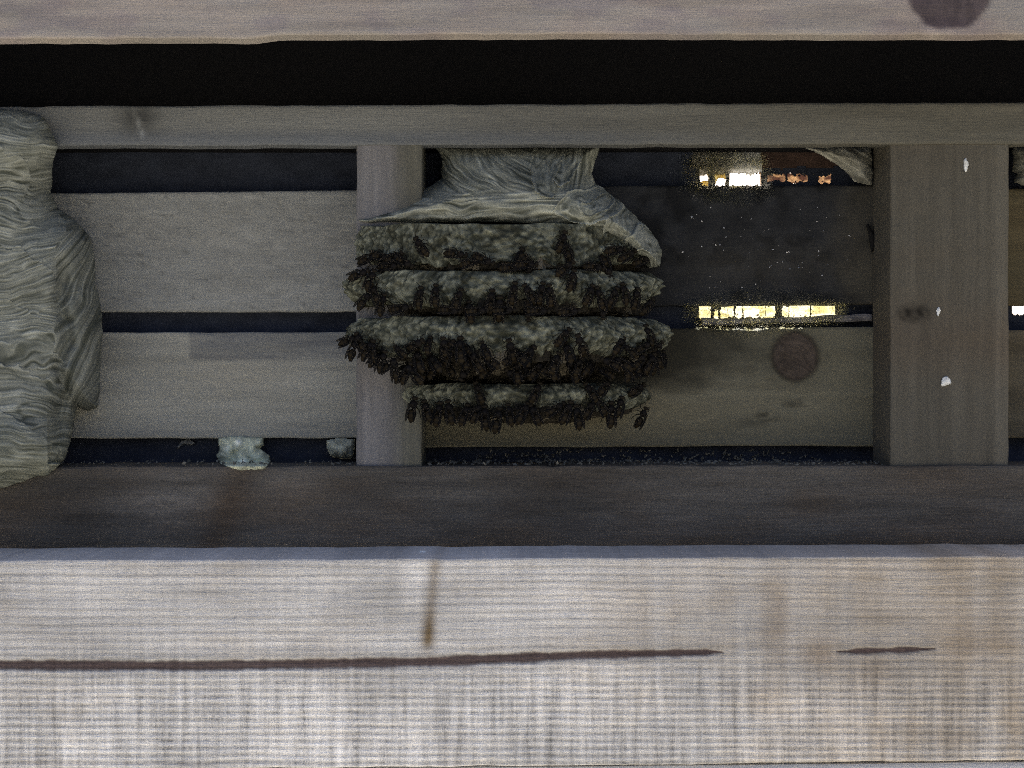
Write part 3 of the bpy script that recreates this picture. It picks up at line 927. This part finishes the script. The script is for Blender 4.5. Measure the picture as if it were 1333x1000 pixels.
# thin backlit scrap hanging over the bright slot
o = blob('paper_remnant_or_tint_film', [(903, 190), (992, 190), (992, 226), (976, 229), (958, 227), (940, 229), (922, 228), (908, 231), (899, 220)], 1.5,
         lambda X, Y, d: 0.2535 + 0.0 * X - 0.0015 * fbm(X / 9, Y / 9, 521), 0.2545, lambda X, Y, d: lerp((0.30, 0.29, 0.25), (0.66, 0.68, 0.66), ss(945, 962, X)) * (1 + 0.2 * fbm(X / 8, Y / 8, 523))[..., None], M_thin, None, 2.0, 525)
tag(o, 'pale backlit paper scrap glowing above the bright upper slot', 'nest paper', 'torn scraps of nest paper')
# translucent veil added before the bright slots for a soft glow, lit through them
def veil_material():
    N = NT('slot_haze')
    co = N.n('ShaderNodeTexCoord').outputs['Object']
    nz = N.noise(co, 520.0, 3, 0.75); n2 = N.noise(co, 70.0, 2, 0.5)
    at = N.n('ShaderNodeAttribute', attribute_name='tone')
    a = N.math('MULTIPLY', N.math('SUBTRACT', nz, 0.38), 3.4)
    a = N.math('MULTIPLY', a, N.math('MULTIPLY', n2, 1.4))
    a = N.math('MULTIPLY', N.math('MAXIMUM', a, 0.0), at.outputs['Alpha'])
    t = N.n('ShaderNodeBsdfTranslucent'); N.l(at.outputs['Color'], t.inputs[0])
    tr = N.n('ShaderNodeBsdfTransparent'); m = N.n('ShaderNodeMixShader')
    N.l(N.math('MINIMUM', a, 0.8), m.inputs[0]); N.l(tr.outputs[0], m.inputs[1]); N.l(t.outputs[0], m.inputs[2])
    N.l(m.outputs[0], N.out.inputs[0]); return N.m
M_veil = veil_material()
def veil(poly, Y0, lab, seed):
    o = blob('glow_veil', poly, 2.0, lambda X, Y, d: Y0 + 0.004 * np.exp(-d / 6) + 0.002 * fbm(X / 20, Y / 20, seed), Y0 + 0.0045,
             lambda X, Y, d: lerp((0.80, 0.78, 0.45), (0.80, 0.82, 0.72), np.clip(0.5 + fbm(X / 15, Y / 15, seed + 2), 0, 1)), M_veil, None, 3.0, seed + 1)
    c = np.zeros(len(o.data.vertices) * 4, np.float32); at = o.data.attributes['tone'].data; at.foreach_get('color', c)
    c = c.reshape(-1, 4)
    co = np.zeros(len(o.data.vertices) * 3, np.float32); o.data.vertices.foreach_get('co', co); co = co.reshape(-1, 3)
    f = K * (D + Y0) / D
    c[:, 3] = ss(0, 12, edist(poly, co[:, 0] / f + CX, CY - co[:, 2] / f)); at.foreach_set('color', c.ravel())
    return tag(o, lab, 'glow_veil', 'added glow veils across the slots')
veil([(880, 200), (915, 193), (1000, 196), (1012, 225), (1008, 258), (975, 272), (920, 268), (886, 250)], 0.219, 'translucent veil added for glow around the upper bright slot', 641)
veil([(885, 392), (930, 378), (990, 372), (1060, 378), (1110, 390), (1105, 424), (1040, 436), (970, 444), (910, 434), (884, 416)], 0.219, 'translucent veil added for glow along the lower bright slot', 651)
# crusts in the lower gap of the left bay
o = blob('crust', [(284, 571), (300, 566), (322, 568), (343, 569), (344, 578), (340, 584), (350, 594), (352, 603), (344, 611), (330, 614), (314, 613), (302, 609), (286, 606), (281, 595), (285, 584)], 1.3,
         lambda X, Y, d: 0.229 - 0.014 * (1 - np.exp(-d / 7)) - 0.003 * fbm(X / 9, Y / 8, 531) - 0.092 * ss(601, 607, Y), 0.256,
         lambda X, Y, d: np.array((0.56, 0.60, 0.46)) * (1 + 0.4 * fbm(X / 8, Y / 8, 533))[..., None] + 0.5 * (np.exp(-(np.hypot(X - 316, Y - 599) / 5) ** 2) + np.exp(-(np.hypot(X - 310, Y - 576) / 4) ** 2) + 0.7 * np.exp(-(np.hypot(X - 295, Y - 583) / 3) ** 2))[..., None],
         M_crust, None, 1.5, 535)
tag(o, 'large pale greenish crust with white spots, on the dark gap above the lower rail', 'crust', 'pale crusts in the lower gap')
o = blob('crust', [(424, 572), (440, 569), (461, 571), (462, 596), (446, 598), (430, 594), (424, 582)], 1.4,
         lambda X, Y, d: 0.232 - 0.02 * (1 - np.exp(-d / 6)) - 0.003 * fbm(X / 9, Y / 8, 541), 0.256, flat_tone((0.40, 0.42, 0.34), 0.4, 543, 6), M_crust, None, 1.2, 545)
tag(o, 'small pale crust in the gap corner beside the lavender-grey post', 'crust', 'pale crusts in the lower gap')
o = blob('crust', [(229, 582), (236, 573), (247, 571), (256, 577), (247, 580), (239, 579), (232, 586)], 1.2,
         lambda X, Y, d: 0.250 - 0.004 * (1 - np.exp(-d / 3)), 0.256, flat_tone((0.15, 0.16, 0.17), 0.3, 553, 6), M_crust, None, 0.8, 555)
tag(o, 'tiny grey curved crust on the dark gap, left of the large crust', 'crust', 'pale crusts in the lower gap')
# bird-dropping specks
def speck(x, y, rx, ry, Y, lab, seed):
    pl = [(x + rx * math.cos(a) * (1 + 0.15 * math.sin(3 * a + seed)), y + ry * math.sin(a) * (1 + 0.2 * math.cos(2 * a + seed))) for a in [i * math.pi / 8 for i in range(16)]]
    o = blob('dropping', pl, 0.9, lambda X, Y_, d: Y - 0.0008 - 0.003 * (1 - np.exp(-d / 3)), Y + 0.002, flat_tone((0.75, 0.78, 0.78), 0.2, seed, 4), M_crust, None, 1.6, seed)
    tag(o, lab, 'dropping', 'white droppings on the timber')
speck(1258, 215, 4, 8, 0.1428, 'white drip-shaped speck near the top of the wide post', 3)
speck(1231, 497, 7, 8, 0.1428, 'largest white speck, low on the wide post', 7)
speck(1221, 407, 3, 5, 0.1428, 'small white speck beside the knot on the wide post', 9)
speck(550, 719, 5, 3, 0.06, 'white speck on the top edge of the pale front beam', 12)

# dark gap where board and post part, put in as a black piece
o = blob('gap_sliver', [(1127, 293), (1131, 289), (1135, 300), (1142, 309), (1140, 323), (1136, 327), (1135, 335), (1132, 322), (1130, 308)], 1.2,
         lambda X, Y, d: 0.221 - 0.004 * (1 - np.exp(-d / 3)), 0.229, flat_tone((0.012, 0.012, 0.012), 0.2, 563, 4), M_soot, None, 0.8, 565)
tag(o, 'black sliver added as the dark gap between blackened board and wide post', 'sliver')
# brown wood piece behind the upper slot
o = blob('wood_offcut', [(989, 189), (1090, 189), (1096, 216), (1080, 221), (1050, 219), (1020, 221), (989, 220)], 3,
         lambda X, Y, d: 0.2545 - 0.0 * X, 0.275, flat_tone((0.05, 0.032, 0.026), 0.25, 573, 12), M_wood, None, 1.5, 575)
tag(o, 'dark reddish-brown offcut above the right half of the bright slot', 'wood piece')
o = blob('paper_remnant_or_tint_film', [(988, 224), (1092, 224), (1092, 242), (1040, 240), (988, 243)], 1.5,  # translucent strip added to turn the slot light orange-brown
         lambda X, Y, d: 0.262 - 0.0015 * fbm(X / 9, Y / 9, 526), 0.2635, lambda X, Y, d: lerp((0.08, 0.04, 0.03), (0.5, 0.32, 0.17), np.clip(0.35 + fbm(X / 9, Y / 4, 527), 0, 1)), M_thin, None, 1.0, 528)
tag(o, 'thin brown strip added to tint the light in the right half of the upper slot', 'nest paper', 'torn scraps of nest paper')

# crumbs: along the lower rail, in the bright slots, and white dust on the black board
def chips(name, pts, size, col, mat, lab, seed, flat=0.6, tall=False):
    r = random.Random(seed); vs = []; fa = []; tn = []
    for (x, y, Y) in pts:
        p = Vector(P(x, y, Y)); s = size * r.uniform(0.5, 1.5) * K; b = len(vs); q = r.uniform(0.6, 1.3)
        ax = [Vector((r.gauss(0, 1), r.gauss(0, 1), r.gauss(0, 1))).normalized() for _ in range(2)]
        u = ax[0]
        if tall: u = Vector((r.gauss(0, 0.25), 0.3, 1)).normalized()
        v = u.cross(ax[1]).normalized(); w_ = u.cross(v)
        for k in range(6):
            dv = (u, -u, v, -v, w_, -w_)[k] * ((3.2 if tall else 1.6) if k < 2 else (1 if k < 4 else flat)) * s * r.uniform(0.7, 1.2)
            vs.append(tuple(p + dv)); tn.append((col[0] * q, col[1] * q, col[2] * q, 1))
        for q3 in ((0, 2, 4), (2, 1, 4), (1, 3, 4), (3, 0, 4), (2, 0, 5), (1, 2, 5), (3, 1, 5), (0, 3, 5)): fa.append(tuple(b + i for i in q3))
    o = put(name, mesh(name, vs, fa, tn), mat, None, smooth=False)
    return tag(o, lab, None, None, 'stuff')
rr = random.Random(5)
pts = []
for _ in range(520):
    x = rr.uniform(555, 1150) if rr.random() < 0.8 else rr.uniform(80, 460)
    Yc = rr.uniform(0.14, 0.225)
    f = (D + 0.135) / (D + Yc)
    pts.append((CX + (x - CX), CY + (606 - CY) * f - rr.uniform(0, 2.5), Yc))
for _ in range(260):
    x = rr.choice([rr.gauss(700, 40), rr.gauss(850, 60), rr.gauss(970, 40)])
    pts.append((x, rr.uniform(585, 603), 0.252))
chips('nest_crumbs', pts, 1.8, (0.17, 0.165, 0.14), M_crust, 'pale crumbs of nest paper lying along the lower rail', 21)
pts = [(rr.gauss(985, 75), min(390, max(255, rr.gauss(325, 38))), 0.2292) for _ in range(75)]
pts = [p for p in pts if 870 < p[0] < 1125]
chips('white_dust', pts, 0.9, (0.7, 0.7, 0.7), M_crust, 'white dust specks on the blackened board', 23)
pts = []
for x in np.arange(1092, 1140, 4.0):
    pts.append((x + rr.uniform(-2, 2), rr.uniform(398, 420), rr.uniform(0.238, 0.250)))
for x0 in list(np.arange(905, 1090, 6.0)):
    pts.append((x0 + rr.uniform(-3, 3), rr.choice([397, 412]) + rr.uniform(-2, 2), rr.uniform(0.245, 0.262)))
    pts.append((x0 + rr.uniform(-3, 3), rr.choice([227, 240]) + rr.uniform(-2, 2), rr.uniform(0.245, 0.262)))
chips('slot_crumbs', pts, 1.6, (0.12, 0.115, 0.10), M_crust, 'dark crumbs caught in the two bright slots', 25)
def film(poly, c0, c1, Y0, lab, seed):  # translucent sheet added behind a slot to colour its light
    o = blob('paper_remnant_or_tint_film', poly, 1.5, lambda X, Y, d: Y0 - 0.0015 * fbm(X / 9, Y / 9, seed), Y0 + 0.0012,
             lambda X, Y, d: lerp(c0, c1, np.clip(0.5 + fbm(X / 9, Y / 5, seed + 1), 0, 1)), M_thin, None, 1.0, seed + 2)
    return tag(o, lab, 'nest paper', 'torn scraps of nest paper')
film([(905, 390), (1094, 390), (1094, 420), (990, 418), (986, 404), (970, 404), (966, 418), (905, 420)], (0.34, 0.31, 0.13), (0.46, 0.45, 0.33), 0.268,
     'thin yellowish film added to tint the light in the long lower slot', 601)
film([(905, 214), (949, 214), (949, 232), (944, 234), (936, 232), (930, 246), (905, 246), (908, 236), (922, 233)], (0.30, 0.19, 0.03), (0.42, 0.34, 0.12), 0.268,
     'thin amber film added to tint the light at the left end of the upper slot', 611)
o = timber('lath', wall, 914, 1136, curve([(900, 415), (1142, 411)]), curve([(900, 422), (1142, 418.5)]), 0.236, 0.246,
           woodtone((0.17, 0.165, 0.17), 0.55, 621, (0.5, 0.5, 0.5), 0.8, 12, 8), M_rough, (1.5, 1.5), wob=2.4, seed=62)
wp(o, 'thin grey lath lying along the lower bright slot')
